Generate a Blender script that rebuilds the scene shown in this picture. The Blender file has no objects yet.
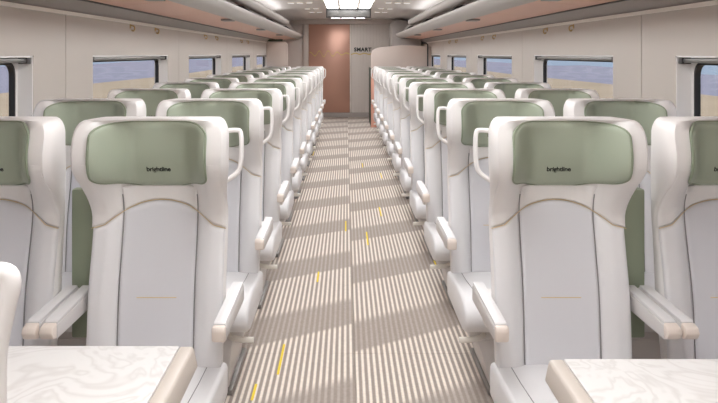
import bpy, bmesh, math, random
from mathutils import Vector
random.seed(4)
S = bpy.context.scene
COL = S.collection

# ------------------------------------------------------------------ camera
F_PX, VPX, VPY, H = 760.0, 346.0, 54.0, 1.33
cam_d = bpy.data.cameras.new('camera')
cam = bpy.data.objects.new('camera', cam_d); COL.objects.link(cam)
cam.location = (0, 0, H); cam.rotation_euler = (math.pi/2, 0, 0)
cam_d.sensor_width = 36; cam_d.lens = 36*F_PX/718
cam_d.shift_x = (359-VPX)/718; cam_d.shift_y = -(201.5-VPY)/718
cam_d.clip_start = 0.02; cam_d.clip_end = 3000
S.camera = cam

# ------------------------------------------------------------------ world, sun, exposure
w = bpy.data.worlds.new('sky'); S.world = w; w.use_nodes = True
nt = w.node_tree; nt.nodes.clear()
wo = nt.nodes.new('ShaderNodeOutputWorld'); bg = nt.nodes.new('ShaderNodeBackground')
tc = nt.nodes.new('ShaderNodeTexCoord'); sp = nt.nodes.new('ShaderNodeSeparateXYZ')
rp = nt.nodes.new('ShaderNodeValToRGB')
rp.color_ramp.elements[0].position = 0.0; rp.color_ramp.elements[0].color = (.44, .53, .68, 1)
rp.color_ramp.elements[1].position = .6; rp.color_ramp.elements[1].color = (.34, .47, .70, 1)
nt.links.new(tc.outputs['Generated'], sp.inputs[0]); nt.links.new(sp.outputs['Z'], rp.inputs[0])
nt.links.new(rp.outputs[0], bg.inputs[0]); bg.inputs[1].default_value = 1.0
nt.links.new(bg.outputs[0], wo.inputs[0])
sd = bpy.data.lights.new('sun', 'SUN'); sd.energy = 4.5; sd.angle = .05; sd.color = (1, .95, .88)
sun = bpy.data.objects.new('sun', sd); COL.objects.link(sun); sun.location = (0, -6, 12)
sun.rotation_euler = (math.radians(32), 0, math.radians(0))
LAMP = 5.6          # radiance of the ceiling light diffusers
S.view_settings.view_transform = 'Standard'; S.view_settings.look = 'None'
S.view_settings.exposure = 0.0; S.view_settings.gamma = 1.0; S.view_settings.use_curve_mapping = False
S.cycles.use_denoising = True
S.cycles.max_bounces = 10; S.cycles.diffuse_bounces = 6; S.cycles.transparent_max_bounces = 12

# ------------------------------------------------------------------ constants of the coach
C = 0.04                 # aisle centre
XL, XR = C-1.5, C+1.5    # wall faces
Y0, Y1 = -3.5, 16.0      # coach ends
ZC = 2.06                # ceiling
PITCH = 2.68

# ------------------------------------------------------------------ materials
def srgb(r, g, b):
    f = lambda c: (c/255/12.92) if c <= 10 else ((c/255+.055)/1.055)**2.4
    return (f(r), f(g), f(b), 1)
def mat(name, col, rough=.5, metal=0, spec=.5, bump=0, bscale=200, vary=0, vscale=6, emit=0, coat=0):
    m = bpy.data.materials.new(name); m.use_nodes = True
    n = m.node_tree; p = n.nodes['Principled BSDF']
    p.inputs['Base Color'].default_value = col
    p.inputs['Roughness'].default_value = rough; p.inputs['Metallic'].default_value = metal
    p.inputs['Specular IOR Level'].default_value = spec; p.inputs['Coat Weight'].default_value = coat
    t = n.nodes.new('ShaderNodeTexCoord')
    if emit:
        p.inputs['Emission Color'].default_value = col; p.inputs['Emission Strength'].default_value = emit
    if vary:
        nz = n.nodes.new('ShaderNodeTexNoise'); nz.inputs['Scale'].default_value = vscale; nz.inputs['Detail'].default_value = 4
        mr = n.nodes.new('ShaderNodeMapRange'); mr.inputs[3].default_value = 1-vary; mr.inputs[4].default_value = 1+vary
        mx = n.nodes.new('ShaderNodeVectorMath'); mx.operation = 'SCALE'; mx.inputs[0].default_value = col[:3]
        n.links.new(t.outputs['Object'], nz.inputs['Vector']); n.links.new(nz.outputs['Fac'], mr.inputs[0])
        n.links.new(mr.outputs[0], mx.inputs['Scale']); n.links.new(mx.outputs[0], p.inputs['Base Color'])
    if bump:
        nb = n.nodes.new('ShaderNodeTexNoise'); nb.inputs['Scale'].default_value = bscale; nb.inputs['Detail'].default_value = 3
        bp = n.nodes.new('ShaderNodeBump'); bp.inputs['Strength'].default_value = bump; bp.inputs['Distance'].default_value = .002
        n.links.new(t.outputs['Object'], nb.inputs['Vector']); n.links.new(nb.outputs['Fac'], bp.inputs['Height'])
        n.links.new(bp.outputs[0], p.inputs['Normal'])
    return m
M = {}
M['shell'] = mat('shell_cream', srgb(238, 235, 233), .42, bump=.05, bscale=300)
M['leather'] = mat('leather_white', srgb(230, 229, 230), .45, bump=.12, bscale=350, vary=.015)
M['leather_cool'] = mat('leather_cool_grey', srgb(222, 222, 226), .5, bump=.12, bscale=350, vary=.015)
M['green'] = mat('leather_sage', srgb(168, 177, 158), .5, bump=.15, bscale=350, vary=.03)
M['green_shell'] = mat('shell_sage', srgb(156, 166, 144), .55, vary=.02)
M['seam'] = mat('seam_thread', srgb(150, 147, 147), .8)
M['piping'] = mat('piping_sage', srgb(146, 156, 134), .55)
M['gold'] = mat('gold_thread', srgb(222, 198, 152), .5)
M['cap'] = mat('armrest_wood', srgb(232, 220, 210), .4, vary=.05, vscale=30)
M['armtop'] = mat('armrest_pad', srgb(228, 226, 226), .4)
M['armbody'] = mat('armrest_body', srgb(214, 210, 208), .4)
M['steel'] = mat('satin_steel', srgb(150, 148, 146), .35, .8)
M['dark'] = mat('dark_grey', srgb(62, 60, 60), .5)
M['black'] = mat('black_rubber', srgb(40, 38, 40), .5)
M['ink'] = mat('black_print', srgb(28, 32, 28), .6)
M['wall'] = mat('wall_laminate', srgb(202, 195, 187), .5, vary=.02, vscale=1.5)
M['dado'] = mat('dado_laminate', srgb(190, 180, 172), .5)
M['reveal'] = mat('reveal_white', srgb(248, 246, 244), .4)
M['gap'] = mat('seam_gap', srgb(120, 112, 106), .7)
M['ceil'] = mat('ceiling_panel', srgb(226, 222, 219), .45, vary=.02)
M['rackgrey'] = mat('rack_grey', srgb(190, 184, 180), .4)
M['fascia'] = mat('rack_fascia', srgb(158, 150, 144), .45)
M['pink'] = mat('shelf_salmon', srgb(226, 178, 158), .35, vary=.02)
M['trim'] = mat('trim_white', srgb(240, 235, 226), .4)
M['brass'] = mat('brass', srgb(200, 172, 118), .35, .5)
M['door'] = mat('door_copper', srgb(194, 150, 132), .32, .35, vary=.03, vscale=2)
M['endwall'] = mat('end_wall_taupe', srgb(205, 192, 184), .45)
M['rib'] = mat('rib_panel', srgb(212, 203, 196), .45)
M['parti'] = mat('partition_pinkbeige', srgb(212, 198, 189), .5)
M['salmon'] = mat('cabinet_glow_salmon', srgb(234, 176, 156), .5)  # pink light on the panel edge, put into the colour
M['darkgreen'] = mat('dark_green_side', srgb(74, 84, 70), .6)
M['cup'] = mat('cupboard_grey', srgb(168, 160, 155), .5)
M['yellow'] = mat('yellow_yarn', srgb(240, 212, 70), .9)
M['wave'] = mat('wave_gold', srgb(204, 178, 112), .5)
M['rim'] = mat('table_rim', srgb(204, 194, 184), .45)
M['lamp'] = mat('lamp_diffuser', (.99, .99, 1, 1), .5, emit=LAMP)
M['reflected'] = mat('glint_glow', (1, .97, .93, 1), .5, emit=.9)  # glow standing in for lamp reflections on the ceiling
M['ceiling_fill'] = mat('ceiling_fill_glow', (.99, .99, 1, 1), .5, emit=5.0)  # glow of the uplight strips added for the ceiling
M['screen'] = mat('display_glass', srgb(108, 106, 103), .25)
def marble():
    m = mat('table_marble', srgb(244, 241, 238), .3); n = m.node_tree; p = n.nodes['Principled BSDF']
    t = n.nodes.new('ShaderNodeTexCoord'); nz = n.nodes.new('ShaderNodeTexNoise')
    nz.inputs['Scale'].default_value = 4.5; nz.inputs['Detail'].default_value = 3; nz.inputs['Distortion'].default_value = 1.2
    mu = n.nodes.new('ShaderNodeMath'); mu.operation = 'MULTIPLY'; mu.inputs[1].default_value = 9
    fr = n.nodes.new('ShaderNodeMath'); fr.operation = 'PINGPONG'; fr.inputs[1].default_value = .5
    r = n.nodes.new('ShaderNodeValToRGB')
    r.color_ramp.elements[0].position = .0; r.color_ramp.elements[0].color = srgb(216, 213, 210)
    r.color_ramp.elements[1].position = .3; r.color_ramp.elements[1].color = srgb(230, 228, 226)
    n.links.new(t.outputs['Object'], nz.inputs[0]); n.links.new(nz.outputs['Fac'], mu.inputs[0])
    n.links.new(mu.outputs[0], fr.inputs[0]); n.links.new(fr.outputs[0], r.inputs[0]); n.links.new(r.outputs[0], p.inputs['Base Color'])
    return m
M['marble'] = marble()
TW = .55
def carpet():
    m = mat('carpet_stripe', srgb(160, 146, 136), .95, spec=.1); n = m.node_tree; p = n.nodes['Principled BSDF']; L = n.links
    def math_(op, a, b=None, c=None):
        q = n.nodes.new('ShaderNodeMath'); q.operation = op
        for i, v in enumerate((a, b, c)):
            if v is None: continue
            if isinstance(v, (int, float)): q.inputs[i].default_value = v
            else: L.new(v, q.inputs[i])
        return q.outputs[0]
    t = n.nodes.new('ShaderNodeTexCoord'); s = n.nodes.new('ShaderNodeSeparateXYZ'); L.new(t.outputs['Object'], s.inputs[0])
    x, y = s.outputs['X'], s.outputs['Y']
    st = math_('SINE', math_('MULTIPLY', x, 2*math.pi*22/TW))
    mr = n.nodes.new('ShaderNodeMapRange'); mr.interpolation_type = 'SMOOTHSTEP'
    mr.inputs[1].default_value = -.6; mr.inputs[2].default_value = .9; L.new(st, mr.inputs[0])
    # printed tile figure: slanted flat zone where the light stripe is left out, the same on every tile
    xm = math_('FLOORED_MODULO', x, TW)
    v = math_('FLOORED_MODULO', math_('SUBTRACT', y, math_('MULTIPLY', xm, .65)), 1.0)
    def ss(lo, hi, val):
        q = n.nodes.new('ShaderNodeMapRange'); q.interpolation_type = 'SMOOTHSTEP'
        q.inputs[1].default_value = lo; q.inputs[2].default_value = hi; L.new(val, q.inputs[0]); return q.outputs[0]
    zone = math_('SUBTRACT', 1.0, math_('MULTIPLY', ss(0.0, .04, v), math_('SUBTRACT', 1.0, ss(.34, .46, v))))
    nz = n.nodes.new('ShaderNodeTexNoise'); nz.inputs['Scale'].default_value = 90; nz.inputs['Detail'].default_value = 3; L.new(t.outputs['Object'], nz.inputs[0])
    amt = math_('MULTIPLY', mr.outputs[0], math_('ADD', .2, math_('MULTIPLY', zone, .8)))
    mx = n.nodes.new('ShaderNodeMix'); mx.data_type = 'RGBA'; L.new(amt, mx.inputs[0])
    mx.inputs[6].default_value = srgb(162, 151, 143); mx.inputs[7].default_value = srgb(238, 228, 217)
    sc = n.nodes.new('ShaderNodeVectorMath'); sc.operation = 'SCALE'; L.new(mx.outputs[2], sc.inputs[0])
    L.new(math_('ADD', .82, math_('MULTIPLY', nz.outputs['Fac'], .36)), sc.inputs['Scale'])
    L.new(sc.outputs[0], p.inputs['Base Color'])
    bp = n.nodes.new('ShaderNodeBump'); bp.inputs['Strength'].default_value = .3; bp.inputs['Distance'].default_value = .003
    L.new(nz.outputs['Fac'], bp.inputs['Height']); L.new(bp.outputs[0], p.inputs['Normal'])
    return m
M['carpet'] = carpet()
def glass():
    m = bpy.data.materials.new('window_glass'); m.use_nodes = True; n = m.node_tree; n.nodes.clear()
    o = n.nodes.new('ShaderNodeOutputMaterial'); mx = n.nodes.new('ShaderNodeMixShader')
    a = n.nodes.new('ShaderNodeBsdfTransparent'); a.inputs[0].default_value = (.93, .95, .96, 1)
    b = n.nodes.new('ShaderNodeBsdfGlossy'); b.inputs['Roughness'].default_value = .02
    mx.inputs[0].default_value = .05
    n.links.new(a.outputs[0], mx.inputs[1]); n.links.new(b.outputs[0], mx.inputs[2]); n.links.new(mx.outputs[0], o.inputs[0])
    return m
M['glass'] = glass()
M['desert'] = mat('desert_ground', srgb(168, 146, 120), .95, vary=.25, vscale=.06)
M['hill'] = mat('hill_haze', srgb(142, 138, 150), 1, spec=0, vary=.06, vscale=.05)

# ------------------------------------------------------------------ helpers
def link(name, me, m=None, parent=None, loc=None):
    o = bpy.data.objects.new(name, me); COL.objects.link(o)
    if m is not None and not me.materials: me.materials.append(M[m])
    if parent: o.parent = parent
    if loc: o.location = loc
    return o
def mesh(name, vs, fs, smooth=True):
    me = bpy.data.meshes.new(name); me.from_pydata(vs, [], fs); me.validate()
    bm = bmesh.new(); bm.from_mesh(me); bmesh.ops.remove_doubles(bm, verts=bm.verts, dist=1e-6)
    bmesh.ops.recalc_face_normals(bm, faces=bm.faces)
    bm.to_mesh(me); bm.free()
    if smooth: me.set_sharp_from_angle(angle=math.radians(40)) if hasattr(me, 'set_sharp_from_angle') else None
    for p in me.polygons: p.use_smooth = smooth
    return me
def boxes(name, bs, bev=0, seg=2):
    bm = bmesh.new()
    for (x0, x1, y0, y1, z0, z1) in bs:
        vs = [bm.verts.new(p) for p in ((x0,y0,z0),(x1,y0,z0),(x1,y1,z0),(x0,y1,z0),(x0,y0,z1),(x1,y0,z1),(x1,y1,z1),(x0,y1,z1))]
        for f in ((0,3,2,1),(4,5,6,7),(0,1,5,4),(1,2,6,5),(2,3,7,6),(3,0,4,7)): bm.faces.new([vs[i] for i in f])
    if bev: bmesh.ops.bevel(bm, geom=list(bm.edges), offset=bev, segments=seg, affect='EDGES', profile=.5)
    me = bpy.data.meshes.new(name); bm.to_mesh(me); bm.free()
    if bev:
        me.set_sharp_from_angle(angle=math.radians(40))
        for p in me.polygons: p.use_smooth = True
    return me
def prism(name, prof, a0, a1, axis='y', bev=0, seg=2):
    """profile (list of 2D points) extruded along an axis: y -> (x,z), x -> (y,z), z -> (x,y)"""
    def P(p, a): return (p[0], a, p[1]) if axis == 'y' else ((a, p[0], p[1]) if axis == 'x' else (p[0], p[1], a))
    bm = bmesh.new()
    A = [bm.verts.new(P(p, a0)) for p in prof]; B = [bm.verts.new(P(p, a1)) for p in prof]
    n = len(prof)
    bm.faces.new(A); bm.faces.new(B[::-1])
    for i in range(n): bm.faces.new((A[i], B[i], B[(i+1) % n], A[(i+1) % n]))
    bmesh.ops.recalc_face_normals(bm, faces=bm.faces)
    if bev:
        es = [e for e in bm.edges if e.calc_face_angle(0) > .6]
        bmesh.ops.bevel(bm, geom=es, offset=bev, segments=seg, affect='EDGES', profile=.5)
    me = bpy.data.meshes.new(name); bm.to_mesh(me); bm.free()
    me.set_sharp_from_angle(angle=math.radians(35))
    for p in me.polygons: p.use_smooth = True
    return me
def tube(name, pts, r, n=8, closed=False, flat=1.0):
    pts = [Vector(p) for p in pts]; vs = []; fs = []; m = len(pts)
    up = None
    for i, p in enumerate(pts):
        d = (pts[min(i+1, m-1)]-pts[max(i-1, 0)]).normalized()
        if up is None:
            up = Vector((0, 1, 0)) if abs(d.y) < .9 else Vector((0, 0, 1))
        u = d.cross(up).normalized(); v = u.cross(d).normalized()
        for k in range(n):
            a = 2*math.pi*k/n
            vs.append(p+u*math.cos(a)*r*flat+v*math.sin(a)*r)
    for i in range(m-1):
        for k in range(n): fs.append((i*n+k, i*n+(k+1) % n, (i+1)*n+(k+1) % n, (i+1)*n+k))
    fs.append(tuple(range(n))); fs.append(tuple(range((m-1)*n, m*n)))
    return mesh(name, [tuple(v) for v in vs], fs)
def smoothpath(pts, k=5):
    P = [Vector(p) for p in pts]; out = []
    for i in range(len(P)-1):
        p0, p1, p2, p3 = P[max(i-1, 0)], P[i], P[i+1], P[min(i+2, len(P)-1)]
        for j in range(k):
            t = j/k
            out.append(.5*((2*p1)+(-p0+p2)*t+(2*p0-5*p1+4*p2-p3)*t*t+(-p0+3*p1-3*p2+p3)*t**3))
    out.append(P[-1]); return out
def rrect(x0, x1, z0, z1, r, n=6):
    out = []
    for cx, cz, a0 in ((x1-r, z1-r, 0), (x0+r, z1-r, 90), (x0+r, z0+r, 180), (x1-r, z0+r, 270)):
        for k in range(n+1):
            a = math.radians(a0+90*k/n); out.append((cx+r*math.cos(a), cz+r*math.sin(a)))
    return out
def text_mesh(name, s, size, depth, bold=.0, spacing=1.0):
    cu = bpy.data.curves.new(name, 'FONT'); cu.body = s; cu.size = size; cu.align_x = 'CENTER'; cu.align_y = 'CENTER'
    cu.extrude = depth; cu.offset = bold; cu.space_character = spacing
    o = bpy.data.objects.new(name, cu); COL.objects.link(o)
    dg = bpy.context.evaluated_depsgraph_get(); me = bpy.data.meshes.new_from_object(o.evaluated_get(dg))
    me.name = name; bpy.data.objects.remove(o); return me
def tag(o, label, cat, group=None, kind=None):
    if label: o['label'] = label
    if cat: o['category'] = cat
    if group: o['group'] = group
    if kind: o['kind'] = kind
    return o
def empty(name, loc=(0, 0, 0), rz=0):
    o = bpy.data.objects.new(name, None); COL.objects.link(o); o.location = loc; o.rotation_euler.z = rz
    o.empty_display_size = .1; return o
def struct(o, label, cat=None): return tag(o, label, cat, kind='structure')
def sst(a, b, x):
    t = min(1, max(0, (x-a)/(b-a))); return t*t*(3-2*t)

# ------------------------------------------------------------------ setting: floor
fl = struct(link('floor', boxes('floor', [(0, XR-XL+.3, 0, Y1-Y0+.2, -.06, -.004)]), 'carpet',
                 loc=(C-3*TW, Y0-.14, 0)), 'beige and taupe striped carpet floor running down the coach', 'floor')
# the base slab starts three tile widths from the centre, so its stripes line up with the tiles
tile_me = boxes('carpet_tile', [(.0015, TW-.0015, .0015, .9985, -.004, .006)], .0015, 1)
tile_me.materials.append(M['carpet'])
def child(name, me, m, parent, wloc=(0, 0, 0)):
    o = link(name, me, m, parent); o.location = Vector(wloc)-parent.location if parent.rotation_euler.z == 0 else wloc
    return o
for k in range(-1, 16):
    for cx in (C-TW, C):
        y = k+.36
        if y+1 > Y1: continue
        child('carpet_tile', tile_me, None, fl, (cx, y, 0))
def floor_at(px, py, zz=0):
    y = F_PX*(H-zz)/(py-VPY); return ((px-VPX)*y/F_PX, y)
for (xa, ya, xb, yb) in ((277, 376, 285, 346), (251, 402, 257, 386), (317.5, 283, 318.5, 273), (345.5, 232, 346, 222), (368, 246, 366.5, 233),
                         (381, 217, 379.5, 208), (437.5, 270, 434, 262), (382, 179, 380.5, 174), (363, 168, 362, 164), (313, 156, 314, 152)):
    a = floor_at(xa, ya); b = floor_at(xb, yb); x = (a[0]+b[0])/2
    child('yellow_stitch', boxes('yellow_stitch', [(-.005, .005, a[1], b[1], .004, .0085)]), 'yellow', fl, (x, 0, 0))

# ------------------------------------------------------------------ setting: walls and windows
WT = .11       # wall thickness
ZB, ZT = .76, 1.322
wins = [(3.55+PITCH*k-1.85, 3.55+PITCH*k) for k in range(5)]
seams = [3.96+PITCH*(k-1) for k in range(6)]      # 1.28 .. 14.68
SIDE = {-1: "the copper end door's side", 1: "the ribbed end panel's side"}
wn = 0
for sx, nm in ((-1, 'wall_left'), (1, 'wall_right')):
    xf = XL if sx < 0 else XR
    def X(d): return xf+sx*d           # d > 0 is outwards
    def bxs(d0, d1, y0, y1, z0, z1): return (min(X(d0), X(d1)), max(X(d0), X(d1)), y0, y1, z0, z1)
    bs = [bxs(.004, WT, Y0, Y1, -.06, .64), bxs(0, WT, Y0, seams[0]-.004, .646, 1.555), bxs(.05, WT, Y0, Y1, 1.556, 2.1)]
    for s in seams: bs.append(bxs(.008, WT-.02, s-.02, s+.02, .646, 1.555))
    wl = struct(link(nm, boxes(nm, bs), 'dado'), 'beige laminate coach side wall with windows on ' + SIDE[sx], 'wall')
    for i, s in enumerate(seams):
        e = (seams[i+1] if i+1 < len(seams) else Y1+.0)-.004; b = s+.004
        if i < 5:
            wa, wb = wins[i+0] if i == 0 else wins[i]
        # window i lies between seams i and i+1
        if i < 5:
            me = boxes('wall_panel', [bxs(0, WT, b, wa, .646, 1.553), bxs(0, WT, wb, e, .646, 1.553),
                                      bxs(0, WT, wa, wb, .646, ZB), bxs(0, WT, wa, wb, ZT, 1.553)])
        else:
            me = boxes('wall_panel', [bxs(0, WT, b, e, .646, 1.553)])
        link('wall_panel', me, 'wall', wl)
        if i >= 5: continue
        wn += 1
        we = empty('window_%d' % wn, (X(.02), (wa+wb)/2, ZB))
        struct(we, 'wide coach window with white reveal, %s bay from the tables, on %s' % (('first', 'second', 'third', 'fourth', 'fifth')[i], SIDE[sx]), 'window')
        def wc(name, me, m): o = link(name, me, m, we); o.location = -we.location; return o
        t = .008
        wc('reveal', boxes('reveal', [bxs(.002, .082, wa, wa+t, ZB, ZT), bxs(.002, .082, wb-t, wb, ZB, ZT),
                                      bxs(.002, .082, wa, wb, ZB, ZB+t), bxs(.002, .082, wa, wb, ZT-t, ZT)]), 'reveal')
        def ring(name, o_, i_, d0, d1):
            n = len(o_); vs = []; fs = []
            for d in (d0, d1):
                for lp in (o_, i_): vs += [(X(d), p[0], p[1]) for p in lp]
            for k in range(n):
                j = (k+1) % n
                fs += [(k, j, n+j, n+k), (2*n+k, 2*n+j, 3*n+j, 3*n+k), (n+k, n+j, 3*n+j, 3*n+k), (k, j, 2*n+j, 2*n+k)]
            return mesh(name, vs, fs, False)
        o1 = rrect(wa+.002, wb-.002, ZB+.002, ZT-.002, .001); i1 = rrect(wa+.05, wb-.05, ZB+.05, ZT-.03, .06)
        wc('window_frame', ring('window_frame', o1, i1, .07, .09), 'reveal')
        i2 = rrect(wa+.062, wb-.062, ZB+.062, ZT-.042, .052)
        wc('gasket', ring('gasket', i1, i2, .062, .088), 'black')
        wc('pane', boxes('pane', [bxs(.074, .080, wa+.055, wb-.055, ZB+.055, ZT-.035)]), 'glass')
        rail = wc('blind_rail', boxes('blind_rail', [bxs(.012, .045, wa+.012, wb-.012, ZT-.032, ZT-.012)], .005), 'steel')
        for yy in (wa+.012, wb-.052):
            link('rail_bracket', boxes('rail_bracket', [bxs(.006, .05, yy, yy+.04, ZT-.038, ZT-.008)], .003), 'dark', rail)

# ceiling: thick profile
prof = [(-1.50, 1.55), (-1.46, 1.78), (-1.36, 1.95), (-1.2, 2.03), (-.9, 2.055), (-.4, 2.066), (0, 2.07)]
prof = prof + [(-x, z) for x, z in prof[-2::-1]]
outer = [(x*1.06, z+.06) for x, z in prof[::-1]]
struct(link('ceiling', prism('ceiling', [(x+C, z) for x, z in prof+outer], Y0, Y1+.1), 'ceil'), 'pale grey curved coach ceiling over the aisle', 'ceiling')
# rear end of the coach behind the viewpoint
struct(link('wall_rear', boxes('wall_rear', [(XL-.1, XR+.1, Y0-.1, Y0-.01, -.06, 2.2)]), 'wall'), 'beige end wall at the near end of the coach', 'wall')
# far end wall
fw = struct(link('wall_end', boxes('wall_end', [(XL-.1, XR+.1, Y1+.03, Y1+.13, -.06, 2.2)]), 'endwall'), 'taupe end wall around the copper door', 'wall')
link('wall_panel', boxes('wall_panel', [(XL, -.90, Y1-.0, Y1+.03, 0, 1.96)], .004), 'endwall', fw)
link('door_jamb', boxes('door_jamb', [(-.90, -.79, Y1-.05, Y1+.03, 0, 1.96)], .006), 'endwall', fw)
link('lintel', boxes('lintel', [(XL, XR, Y1-.06, Y1+.03, 1.962, 2.09)], .006), 'endwall', fw)
rb = [(.10, 1.5, Y1+.012, Y1+.03, 0, 1.96)]
for k in range(20): rb.append((.115+k*.068, .115+k*.068+.054, Y1-.004, Y1+.012, .07, 1.955))
rp_ = link('ribbed_panel', boxes('ribbed_panel', rb, .003, 1), 'rib', fw)
link('baseboard', boxes('baseboard', [(-.79, 1.5, Y1-.02, Y1+.03, 0, .10)], .004), 'cup', fw)
sm = link('wall_lettering', text_mesh('wall_lettering', 'SMART', .108, .002, .005, 1.12), 'ink', rp_)
sm.location = (.352, Y1-.008, H+.09); sm.rotation_euler = (math.pi/2, 0, 0)
sm['label'] = 'dark SMART lettering'
def wave(x0, x1, y, name, parent):
    pts = []
    n = int((x1-x0)/.02)
    for k in range(n+1):
        x = x0+(x1-x0)*k/n
        a = .055*math.exp(-((x+.45)/.30)**2)+.012
        pts.append((x, y, H+.005+a*math.sin((x+.8)*2*math.pi/.19)))
    vs = []; fs = []
    for p in pts: vs += [(p[0], p[1], p[2]-.011), (p[0], p[1], p[2]+.011), (p[0], p[1]+.004, p[2]-.011), (p[0], p[1]+.004, p[2]+.011)]
    for k in range(n): fs += [(4*k, 4*k+1, 4*k+5, 4*k+4), (4*k+1, 4*k+3, 4*k+7, 4*k+5), (4*k, 4*k+2, 4*k+6, 4*k+4)]
    return link(name, mesh(name, vs, fs, False), 'wave', parent)
d1 = struct(link('door_1', boxes('door_1', [(-.785, .08, Y1-.03, Y1+.03, .10, 1.955)], .008), 'door'), 'copper toned sliding end door at the end of the aisle', 'door')
link('door_edge', boxes('door_edge', [(.081, .099, Y1-.045, Y1+.03, .10, 1.955)], .004), 'trim', d1)
wave(-.77, .075, Y1-.036, 'wave_stripe', d1)
wave(.105, 1.1, Y1-.010, 'wave_stripe', rp_)

# ------------------------------------------------------------------ luggage racks
BR = [7.3+PITCH*k for k in (-1, 0, 1, 2, 3)]
for sx in (-1, 1):
    def PX(p): return [(C+sx*(abs(x)+.04), z) for x, z in p]     # profiles are given for the camera-left side
    rk = empty('luggage_rack', (C+sx*1.46, 6, 1.55)); YE = Y1-.07 if sx < 0 else 14.9
    def rc(name, me, m, parent=None):
        o = link(name, me, m, parent or rk)
        if parent is None: o.location = -rk.location
        return o
    rc('fascia', prism('fascia', PX([(-1.46, 1.55), (-1.385, 1.612), (-1.385, 1.63), (-1.46, 1.60)]), Y0+.01, YE), 'fascia')
    rc('wall_trim', prism('wall_trim', PX([(-1.4595, 1.534), (-1.448, 1.534), (-1.446, 1.553), (-1.4595, 1.553)]), Y0+.01, YE), 'trim')
    rc('shelf_edge', prism('shelf_edge', PX([(-1.388, 1.609), (-1.376, 1.611), (-1.376, 1.63), (-1.388, 1.63)]), Y0+.01, YE), 'dark')
    y = Y0+.02
    k = 0
    while y < YE-.1:
        e = min(y+PITCH/2, YE-.01)
        rc('shelf_panel', prism('shelf_panel', PX([(-1.375, 1.617), (-1.03, 1.651), (-1.03, 1.663), (-1.375, 1.629)]), y+.004, e-.004), 'pink')
        y = e
    rc('front_rail', prism('front_rail', PX([(-1.035, 1.640), (-1.0, 1.637), (-.93, 1.672), (-.902, 1.700), (-.898, 1.722), (-.915, 1.738), (-.95, 1.725), (-1.03, 1.672)]), Y0+.01, YE, bev=.006), 'rackgrey')
    pr = [(-.985+.075*math.cos(a*math.pi/8), 1.845+.055*math.sin(a*math.pi/8)) for a in range(16)]
    du = rc('valance_tube', prism('valance_tube', PX(pr), Y0+.01, 12.2), 'rackgrey')
    cp = [(-.985+.07*math.cos(a*math.pi/8), 1.845+.05*math.sin(a*math.pi/8)) for a in range(16)]
    link('end_cap', prism('end_cap', PX(cp), 12.2, 12.26, bev=.015), 'trim', du)
    rc('upper_fascia', prism('upper_fascia', PX([(-1.06, 1.80), (-1.05, 1.80), (-1.22, 2.02), (-1.24, 2.02)]), Y0+.01, YE), 'rackgrey')
    rc('added_uplight', boxes('added_uplight', [(min(C+sx*1.06, C+sx*1.10), max(C+sx*1.06, C+sx*1.10), Y0+.05, 12.1, 1.885, 1.895)]), 'ceiling_fill')  # added hidden strip that brightens the ceiling from behind the tube
    for b in BR[:4]:
        rc('bracket', prism('bracket', PX([(-.915, 1.735), (-1.03, 1.675), (-1.09, 1.80), (-1.0, 1.80)]), b, b+.16), 'dark')
        rc('clip', boxes('clip', [(min(C+sx*1.06, C+sx*1.16), max(C+sx*1.06, C+sx*1.16), b-.5, b-.32, 1.628, 1.645)], .003), 'steel')
    tag(rk, 'long overhead luggage rack with salmon shelf panels on ' + SIDE[sx], 'luggage rack', 'overhead luggage racks')
    # coat hooks hang under the rack
    for kk in range(1, 4):
        for hy in (5.14, 5.81):
            yy = hy+(kk-1)*PITCH
            hk = empty('coat_hook', (C+sx*1.5, yy, 1.528))
            def hc(name, me): o = link(name, me, 'brass', hk); return o
            hc('plate', boxes('plate', [(min(0, -sx*.006), max(0, -sx*.006), -.013, .013, -.03, .004)], .002))
            hc('hook', tube('hook', smoothpath([(-sx*.004, 0, -.006), (-sx*.03, 0, -.012), (-sx*.036, 0, -.032), (-sx*.026, 0, -.05), (-sx*.012, 0, -.04)], 4), .0055, 6))
            hk.scale = (.85, .85, .85); tag(hk, 'brass coat hook under rack, %s above %s window from tables, %s' % (('nearer', 'farther')[hy > 5.5], ('first', 'second', 'third', 'fourth')[kk], ('copper door side', 'ribbed panel side')[sx > 0]), 'coat hook', 'brass coat hooks under the racks')

# ------------------------------------------------------------------ ceiling lights, modelled glints and information display
for k in range(-1, 5):
    a, b = 12.0-3.0*(k+1)+.01, 12.0-3.0*k-.01
    if k < 0: a, b = 12.15, 15.3
    ce = empty('ceiling_light', (C, (a+b)/2, ZC))
    def cc(name, me, m, p=None):
        o = link(name, me, m, p or ce); o.location = -ce.location; return o
    cc('housing', boxes('housing', [(C-.37, C+.37, a, b, 2.052, 2.07)], .006), 'trim')
    for x0, x1 in ((-.335, -.165), (-.125, .125), (.165, .335)):
        cc('glowing_face', boxes('glowing_face', [(C+x0, C+x1, a+.02, b-.02, 2.045, 2.056)], .004), 'lamp')
    tag(ce, 'bright three strip ceiling light over the aisle, %s' % ('beyond the dark display' if k < 0 else 'joining the dark display' if k == 0 else '%s from the dark display' % ('', 'second', 'third', 'fourth', 'fifth')[k]), 'ceiling light', 'aisle ceiling lights')
dsp = empty('information_display', (C, 12.1, 2.066))
def dc(name, me, m): o = link(name, me, m, dsp); o.location = -dsp.location; return o
dc('casing', boxes('casing', [(C-.355, C+.355, 12.01, 12.13, 1.905, 2.064)], .008), 'dark')
dc('screen', boxes('screen', [(C-.335, C+.335, 12.004, 12.014, 1.92, 2.020)], .002), 'screen')
tag(dsp, 'dark blank information display hanging from the ceiling at the end of the lights', 'display')
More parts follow.
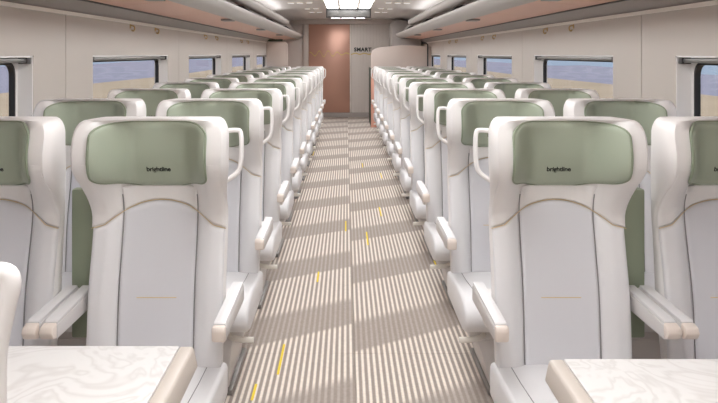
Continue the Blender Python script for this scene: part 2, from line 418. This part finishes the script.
for sx in (-1, 1):
    for yy, xs in ((10.75, (.56, .69, .82)), (12.15, (.52, .66)), (13.2, (.50, .63))):
        for q_, x in enumerate(xs):
            pos = (('inner', 'outer') if len(xs) == 2 else ('innermost', 'middle', 'outermost'))[q_]
            sd_ = ('copper door side', 'ribbed panel side')[sx > 0]
            zc = 2.063-.02*max(0, (x-.4))
            so = empty('ceiling_glint', (C+sx*x, yy, zc-.004))  # lamp reflection on the glossy ceiling, modelled as a glowing piece
            link('glint_edge', boxes('glint_edge', [(-.05, .05, -.04, .04, -.003, .012)], .002), 'trim', so)
            link('glowing_face', boxes('glowing_face', [(-.04, .04, -.025, .025, -.006, 0)], .001), 'reflected', so)
            tag(so, '%s modelled ceiling glint %s the dark display, %s' % (pos, {10.75: 'a metre before', 12.15: 'level with', 13.2: 'beyond'}[yy], sd_), 'slot light', 'modelled ceiling glints')

# ------------------------------------------------------------------ seat
def yrec(z): return .055-.09*max(0, (.90-z))/.50-.05*sst(.84, 1.02, z)
def hwid(z): return .214+.020*sst(.86, 1.0, z)-.006*sst(.55, .38, z)
def wing(z): return .155*sst(.80, .985, z)*(1-.15*sst(1.02, 1.125, z))
def FR(x, z):
    ax = abs(x)
    lum = -.018*math.exp(-((z-.58)/.16)**2)
    y = yrec(z)+lum
    y -= .030*sst(.09, .17, ax)*(1-.6*sst(.84, .95, z))
    y -= wing(z)*sst(.075, .185, ax)
    return y
ZTOP = 1.128
def shell_mesh():
    zs = [.35, .42, .5, .56, .62, .68, .74, .79, .83, .86, .89, .92, .95, .98, 1.01, 1.035, 1.06, 1.08, 1.098, 1.112, 1.122, 1.128]
    us = [-.94, -.86, -.75, -.6, -.4, -.2, 0, .2, .4, .6, .75, .86, .94]
    vs = []; loops = []
    for z in zs:
        q = max(0, (z-1.07)/(ZTOP-1.07)); k = 1-math.sqrt(max(0, 1-q*q*.97))
        hw = hwid(z)-.030*k; ins = .022*k
        back = yrec(z)+.075+.025*sst(.8, .45, z)-.025*k
        lp = []
        for u in us: lp.append((u*hw, FR(u*hw, z)+.006+ins, z))
        fe = FR(.94*hw, z)+.006+ins
        for (u, f) in ((.985, .08), (1.0, .20), (.965, .5), (.915, .8), (.88, .95)): lp.append((u*hw, fe+(back-fe)*f, z))
        for u in (.75, .4, 0, -.4, -.75): lp.append((u*hw, back, z))
        for (u, f) in ((-.88, .95), (-.915, .8), (-.965, .5), (-1.0, .20), (-.985, .08)): lp.append((u*hw, fe+(back-fe)*f, z))
        loops.append(lp)
    n = len(loops[0]); fs = []
    for lp in loops: vs += lp
    for i in range(len(loops)-1):
        for k in range(n): fs.append((i*n+k, i*n+(k+1) % n, (i+1)*n+(k+1) % n, (i+1)*n+k))
    # caps as strips between the front and the rear of the loop
    for b in (0, (len(loops)-1)*n):
        c = len(vs); vs.append((0, sum(v[1] for v in vs[b:b+n])/n, vs[b][2]))
        for k in range(n): fs.append((b+k, b+(k+1) % n, c))
    return mesh('back_shell', vs, fs)
def stops(n, r):
    mid = [r+(1-2*r)*i/n for i in range(n+1)]
    lo = [r*t for t in (0, .08, .25, .5, .75)]
    return lo+mid+[1-t for t in lo[::-1]]
def patch(name, x0, x1, zlo, zhi, th, nx=10, nz=12, rx=.08, rz=.05, blend=0, f=FR):
    us, ws = stops(nx, rx), stops(nz, rz)
    vs = []; fs = []; nu, nw = len(us), len(ws)
    for lay in (0, 1):
        for w_ in ws:
            for u in us:
                xa, xb = (x0, x1)
                x = xa+(xb-xa)*u
                za, zb = zlo(x), zhi(x); z = za+(zb-za)*w_
                du = min(u, 1-u)/rx; dw = min(w_, 1-w_)/rz
                p = math.sqrt(max(0, 1-max(0, 1-min(du, 1))**2))*math.sqrt(max(0, 1-max(0, 1-min(dw, 1))**2))
                bl = sst(1-blend, 1, w_) if blend else 0
                vs.append((x, f(x, z)+(.012 if lay else -th*p*(1-bl)+.0065*bl), z))
    for lay in (0, 1):
        o = lay*nu*nw
        for j in range(nw-1):
            for i in range(nu-1): fs.append((o+j*nu+i, o+j*nu+i+1, o+(j+1)*nu+i+1, o+(j+1)*nu+i))
    N = nu*nw
    rim = [i for i in range(nu)]+[j*nu+nu-1 for j in range(1, nw)]+[(nw-1)*nu+i for i in range(nu-2, -1, -1)]+[j*nu for j in range(nw-2, 0, -1)]
    for a, b in zip(rim, rim[1:]+rim[:1]): fs.append((a, b, N+b, N+a))
    return mesh(name, vs, fs)
def arch(x):                 # gold seam: flat arch over the middle, dropping to the sides
    ax = abs(x)
    return .864-.036*(min(ax, .17)/.12)**2-.45*max(0, ax-.17)*(1-ax*2)
PADB, PADT = .910, 1.116
PW = .174
def rc_(ax, r):
    t = max(0, ax-(PW-r)); return r-math.sqrt(max(0, r*r-t*t))
def pad_lo(x): return PADB+.024*sst(.05, .16, abs(x))+.8*rc_(abs(x), .036)
def pad_hi(x): return PADT-.7*rc_(abs(x), .05)
SM = {}
SM['back_shell'] = shell_mesh()
SM['center_panel'] = patch('center_panel', -.117, .117, lambda x: .36, lambda x: arch(x)-.002, .012, nz=20)
SM['upper_panel'] = patch('upper_panel', -.117, .117, lambda x: arch(x)+.002, lambda x: .912, .010, nz=6, rz=.10)
for s in (-1, 1):
    a, b = (.1195, .2075)
    if s < 0: a, b = -b, -a
    SM['side_bolster', s] = patch('side_bolster', a, b, lambda x: .35, lambda x: arch(x)-.002, .009, nx=6, nz=20, rx=.2)
    a, b = (.1195, .2125)
    if s < 0: a, b = -b, -a
    SM['upper_bolster', s] = patch('upper_bolster', a, b, lambda x: arch(x)+.002, lambda x: 1.0, .009, nx=6, nz=10, rx=.2, rz=.06, blend=.75)
SM['headrest'] = patch('headrest', -PW, PW, pad_lo, pad_hi, .022, nx=18, nz=8, rx=.16, rz=.10)
def along(pts, off): return [(x, FR(x, z)-off, z) for x, z in pts]
SM['gold_piping'] = tube('gold_piping', along([(-.212+.424*k/40, arch(-.212+.424*k/40)) for k in range(41)], .0075), .0012, 6)
SM['stitch_line'] = tube('stitch_line', along([(-.062+.124*k/6, .572) for k in range(7)], .0122), .0014, 6)
def seam_mesh(s): return tube('seam', along([(s*.118, .365+.52*k/24) for k in range(25)], .004), .0017, 6)
for s in (-1, 1): SM['seam', s] = seam_mesh(s)
ct = [-PW*math.cos(math.pi*k/32) for k in range(33)]
pad_edge = [(x, pad_hi(x)) for x in ct]+[(PW, pad_hi(PW)+(pad_lo(PW)-pad_hi(PW))*k/8) for k in range(1, 8)]
pad_edge += [(x, pad_lo(x)) for x in ct[::-1]]+[(-PW, pad_lo(PW)+(pad_hi(PW)-pad_lo(PW))*k/8) for k in range(1, 9)]
SM['headrest_piping'] = tube('headrest_piping', along(pad_edge, .004), .0032, 6)
lg = text_mesh('logo', 'brightline', .0215, .0006, .0004, .95)
SM['logo'] = lg
# seat cushion: side profile (y,z) extruded across
cp = [(-.02, .370), (-.20, .378), (-.36, .392), (-.44, .394), (-.495, .382), (-.53, .357), (-.545, .325), (-.535, .293), (-.505, .270), (-.46, .260), (-.30, .258), (-.02, .262)]
SM['cushion'] = prism('cushion', cp, -.222, .222, axis='x', bev=.016, seg=3)
for s in (-1, 1): SM['cushion_seam', s] = tube('cushion_seam', [(s*.165, p[0], p[1]+.0004) for p in cp[:5]], .0014, 6)
SM['seat_pan'] = boxes('seat_pan', [(-.19, .19, -.44, .06, .215, .262)], .012)
SM['pedestal'] = prism('pedestal', [(-.10, .0065), (.13, .0065), (.15, .22), (-.16, .22)], -.44, -.06, axis='y', bev=.012)
SM['floor_foot'] = boxes('floor_foot', [(-.12, .15, -.46, -.03, .0065, .03)], .006)
for s in (-1, 1):   # s = side on which the aisle lies
    def R(a, b): return (min(s*a, s*b), max(s*a, s*b))
    SM['aisle_arm', s] = prism('armrest', [(.11, .515), (-.25, .520), (-.266, .527), (-.268, .560), (-.262, .565), (.11, .570)], *R(.215, .254), axis='x', bev=.007)
    SM['aisle_pad', s] = prism('armrest_pad', [(.105, .568), (-.258, .563), (-.264, .569), (-.255, .575), (.105, .580)], *R(.217, .252), axis='x', bev=.004)
    SM['aisle_cap', s] = prism('end_cap', [(-.264, .522), (-.286, .527), (-.290, .558), (-.283, .570), (-.264, .570)], *R(.2155, .2535), axis='x', bev=.006)
    SM['mid_arm', s] = prism('armrest', [(.05, .525), (-.27, .530), (-.27, .572), (.05, .580)], *R(-.2185, -.2595), axis='x', bev=.006)
    SM['mid_pad', s] = prism('armrest_pad', [(.04, .578), (-.262, .570), (-.268, .577), (-.26, .583), (.04, .589)], *R(-.2215, -.2565), axis='x', bev=.004)
    SM['mid_cap', s] = prism('end_cap', [(-.268, .531), (-.292, .538), (-.306, .556), (-.297, .572), (-.268, .578)], *R(-.2195, -.2585), axis='x', bev=.005)
    SM['side_panel', s] = prism('armrest_pivot', [(.10, .56), (-.02, .56), (-.05, .53), (-.02, .48), (.04, .45), (.10, .45)], *R(.190, .222), axis='x', bev=.006)
    SM['center_shell', s] = boxes('center_shell', [(*R(-.2185, -.309), .085, .125, .40, .888)], .008)
    SM['pedal', s] = tube('foot_lever', [(s*.12, -.42, .235), (s*.15, -.46, .232), (s*.19, -.48, .232), (s*.235, -.48, .232)], .009, 8, flat=1.3)
    hp = smoothpath([(s*.205, .055, 1.082), (s*.238, .053, 1.084), (s*.250, .05, 1.077), (s*.254, .045, 1.04), (s*.252, .04, .98), (s*.240, .037, .948), (s*.200, .035, .92)], 4)
    SM['handle', s] = tube("grab_handle", hp, .0076, 8)
ORD = ['first', 'second', 'third', 'fourth', 'fifth', 'sixth', 'seventh', 'eighth', 'ninth', 'tenth', 'eleventh', 'twelfth']
PARTMAT = {'back_shell': 'shell', 'center_panel': 'leather_cool', 'upper_panel': 'shell', 'headrest': 'green', 'gold_piping': 'gold', 'stitch_line': 'gold',
           'headrest_piping': 'piping', 'logo': 'ink', 'cushion': 'leather', 'cushion_seam': 'seam', 'seat_pan': 'armbody', 'pedestal': 'armbody', 'floor_foot': 'steel',
           'side_bolster': 'leather', 'upper_bolster': 'shell', 'seam': 'seam', 'aisle_arm': 'armbody', 'aisle_pad': 'armtop', 'aisle_cap': 'cap', 'mid_arm': 'armbody',
           'mid_pad': 'armtop', 'mid_cap': 'cap', 'side_panel': 'shell', 'center_shell': 'green_shell', 'pedal': 'trim', 'handle': 'shell'}
SM['big_handle', -1] = tube('grab_handle', smoothpath([(-.20, -.075, 1.09), (-.24, -.08, 1.108), (-.276, -.08, 1.114), (-.285, -.08, 1.103), (-.279, -.08, 1.075), (-.271, -.08, 1.03), (-.268, -.08, .95), (-.25, -.07, .90), (-.20, -.05, .885)], 5), .0105, 10)
PARTMAT['big_handle'] = 'shell'
def seat(loc, s, aisle, label, group, rz=0, handle='handle'):
    t = empty('train_seat', loc, rz)
    def pt(name, key, parent=None):
        me = SM[key]; k = key[0] if isinstance(key, tuple) else key
        return link(name, me, PARTMAT[k], parent or t)
    pt('back_shell', 'back_shell'); c = pt('center_panel', 'center_panel'); pt('stitch_line', 'stitch_line', c)
    pt('upper_panel', 'upper_panel'); pt('gold_piping', 'gold_piping')
    for q in (-1, 1):
        pt('side_bolster', ('side_bolster', q)); pt('upper_bolster', ('upper_bolster', q)); pt('seam', ('seam', q))
    h = pt('headrest', 'headrest'); h['label'] = 'sage green winged headrest pad'
    pt('headrest_piping', 'headrest_piping', h)
    l = pt('logo', 'logo', h); l.rotation_euler = (math.atan2(1, (FR(0, .972)-FR(0, .962))/.01), 0, 0); l.location = (0, FR(0, .967)-.0225, .967); l['label'] = 'small black brightline lettering'
    cu = pt('cushion', 'cushion')
    for q in (-1, 1): pt('seam', ('cushion_seam', q), cu)
    pt('seat_pan', 'seat_pan'); pt('pedestal', 'pedestal'); pt('floor_foot', 'floor_foot')
    a = s if aisle else -s
    m = pt('armrest', ('mid_arm', a)); pt('armrest_pad', ('mid_pad', a), m); pt('end_cap', ('mid_cap', a), m)
    if aisle:
        m = pt('armrest', ('aisle_arm', s)); pt('armrest_pad', ('aisle_pad', s), m); pt('end_cap', ('aisle_cap', s), m)
        pt('armrest_pivot', ('side_panel', s)); pt('center_shell', ('center_shell', s)); pt('foot_lever', ('pedal', s)); pt('grab_handle', (handle, s))
    tag(t, label, 'seat', group)
    return t
NROW = 11
for k in range(NROW):
    for sx in (-1, 1):
        for aisle, off in ((True, .63), (False, 1.157)):
            side = ('copper door side', 'ribbed panel side')[sx > 0]
            lab = 'cream %s seat with sage headrest, %s row from the table, %s' % ('aisle' if aisle else 'window', ORD[k], side)
            seat((C+sx*off, 2.4+k, 0), -sx, aisle, lab, 'cream coach seats in rows')
seat((C-.657, .672, 0), -1, True, 'cream seat turned round to face the rows across the marble table', 'cream coach seats in rows', math.pi, 'big_handle')

# ------------------------------------------------------------------ tables
for sx, far, xe in ((-1, 1.593, -.314), (1, 1.525, .402)):
    xw = (XL+.004) if sx < 0 else (XR-.004); near = far-.62
    tb = empty('bay_table', ((xe+xw)/2, (far+near)/2, 0))
    def tcx(name, me, m, p=None):
        o = link(name, me, m, p or tb); o.location = -tb.location if p is None else (0, 0, 0); return o
    x0, x1 = min(xe, xw), max(xe, xw)
    lo, hi = .665, .718
    # rim: chamfered towards the aisle
    pr = [(xe-sx*(-.004), lo), (xe, lo+.012), (xe, hi-.012), (xe+sx*.008, hi), (xe+sx*.03, hi), (xe+sx*.03, lo)]
    bm_o = prism('rim', [(xe+sx*.012, lo), (xe-sx*.004, lo+.01), (xe+sx*.004, hi-.004), (xe+sx*.010, hi), (xe+sx*.034, hi), (xe+sx*.034, lo)], near, far, bev=.004)
    tcx('rim', bm_o, 'rim')
    a, b = min(xe+sx*.0345, xw), max(xe+sx*.0345, xw)
    tp = tcx('tabletop', boxes('tabletop', [(a, b, near, far, lo+.004, hi+.001)], .003), 'marble')
    tcx('underframe', boxes('underframe', [(a, b-.0, near+.05, far-.05, lo-.02, lo+.003)], .004), 'rim')
    xm = C+sx*1.0
    tcx('column', boxes('column', [(xm-.04, xm+.04, (near+far)/2-.07, (near+far)/2+.07, .01, lo-.02)], .02, 3), 'armbody')
    tcx('foot_plate', boxes('foot_plate', [(xm-.12, xm+.12, (near+far)/2-.14, (near+far)/2+.14, -.004, .014)], .006), 'steel')
    tag(tb, ('white marble topped bay table beside the seat turned to face the rows', 'white marble topped bay table on the ribbed end panel side of the aisle')[sx > 0], 'table', 'marble bay tables')

# ------------------------------------------------------------------ end of the saloon
cb = empty('luggage_cabinet', (1.0, 13.7, 0))
def cbc(name, me, m): o = link(name, me, m, cb); o.location = -cb.location; return o
top = [(.455, 0), (1.535, 0), (1.535, 1.47), (1.0, 1.49), (.62, 1.45), (.53, 1.425), (.475, 1.39), (.455, 1.34)]
cbc('front_panel', prism('front_panel', top, 13.70, 13.76, bev=.006), 'parti')
cbc('pink_glow_strip', boxes('pink_glow_strip', [(.450, .60, 13.692, 13.699, .01, .98)], .002), 'salmon')  # lit pink edge of the front panel, painted as a strip
cbc('side_panel', boxes('side_panel', [(.448, .475, 13.77, 14.9, .01, 1.07)], .004), 'darkgreen')
cbc('body', boxes('body', [(.476, 1.53, 13.77, 14.9, .0, 1.06)], .004), 'cup')
cbc('corner_post', tube('corner_post', [(1.47, 13.67, .02), (1.47, 13.67, 1.50), (1.44, 13.67, 1.525), (1.36, 13.67, 1.53)], .012, 8), 'dark')
tag(cb, 'low pinkish cabinet with rounded top closing the seat rows, dark green side', 'cabinet')
lp = empty('end_partition', (-1.26, 13.9, 0))
lo_ = [(-1.455, .0)]+[(-1.065, .0)]+[(-1.065-.09+.09*math.cos(a*math.pi/12), 1.47+.09*math.sin(a*math.pi/12)) for a in range(7)]+[(-1.455, 1.56)]
p1 = link('panel', prism('panel', lo_, 13.9, 13.95, bev=.005), 'parti', lp); p1.location = -lp.location
p2 = link('top_trim', boxes('top_trim', [(-1.45, -1.16, 13.885, 13.96, 1.562, 1.60)], .006), 'darkgreen', lp); p2.location = -lp.location
tag(lp, 'narrow beige end partition with rounded corner between the windows and copper door', 'partition')
cu = empty('tall_cupboard', (1.2, 15.4, 0))
cpf = [(.90, .0), (1.48, .0), (1.48, 1.72), (1.40, 1.90), (1.3, 1.97)]+[(1.02-.12*math.sin(a*math.pi/12), 1.90+.11*math.cos(a*math.pi/12)) for a in range(7)]
q = link('body', prism('body', cpf, 14.95, 15.92, bev=.006), 'cup', cu); q.location = -cu.location
q2 = link('door', boxes('door', [(.96, 1.46, 14.93, 14.949, .08, 1.62)], .004), 'cup', cu); q2.location = -cu.location
tag(cu, 'tall grey cupboard with rounded top beside the ribbed end wall panel', 'cupboard')

# ------------------------------------------------------------------ landscape outside
gnd = link('desert_ground', boxes('desert_ground', [(-46, 37, -300, 600, -2.3, -2.0)]), 'desert')
struct(gnd, 'pale tan desert ground outside the coach windows', 'ground')
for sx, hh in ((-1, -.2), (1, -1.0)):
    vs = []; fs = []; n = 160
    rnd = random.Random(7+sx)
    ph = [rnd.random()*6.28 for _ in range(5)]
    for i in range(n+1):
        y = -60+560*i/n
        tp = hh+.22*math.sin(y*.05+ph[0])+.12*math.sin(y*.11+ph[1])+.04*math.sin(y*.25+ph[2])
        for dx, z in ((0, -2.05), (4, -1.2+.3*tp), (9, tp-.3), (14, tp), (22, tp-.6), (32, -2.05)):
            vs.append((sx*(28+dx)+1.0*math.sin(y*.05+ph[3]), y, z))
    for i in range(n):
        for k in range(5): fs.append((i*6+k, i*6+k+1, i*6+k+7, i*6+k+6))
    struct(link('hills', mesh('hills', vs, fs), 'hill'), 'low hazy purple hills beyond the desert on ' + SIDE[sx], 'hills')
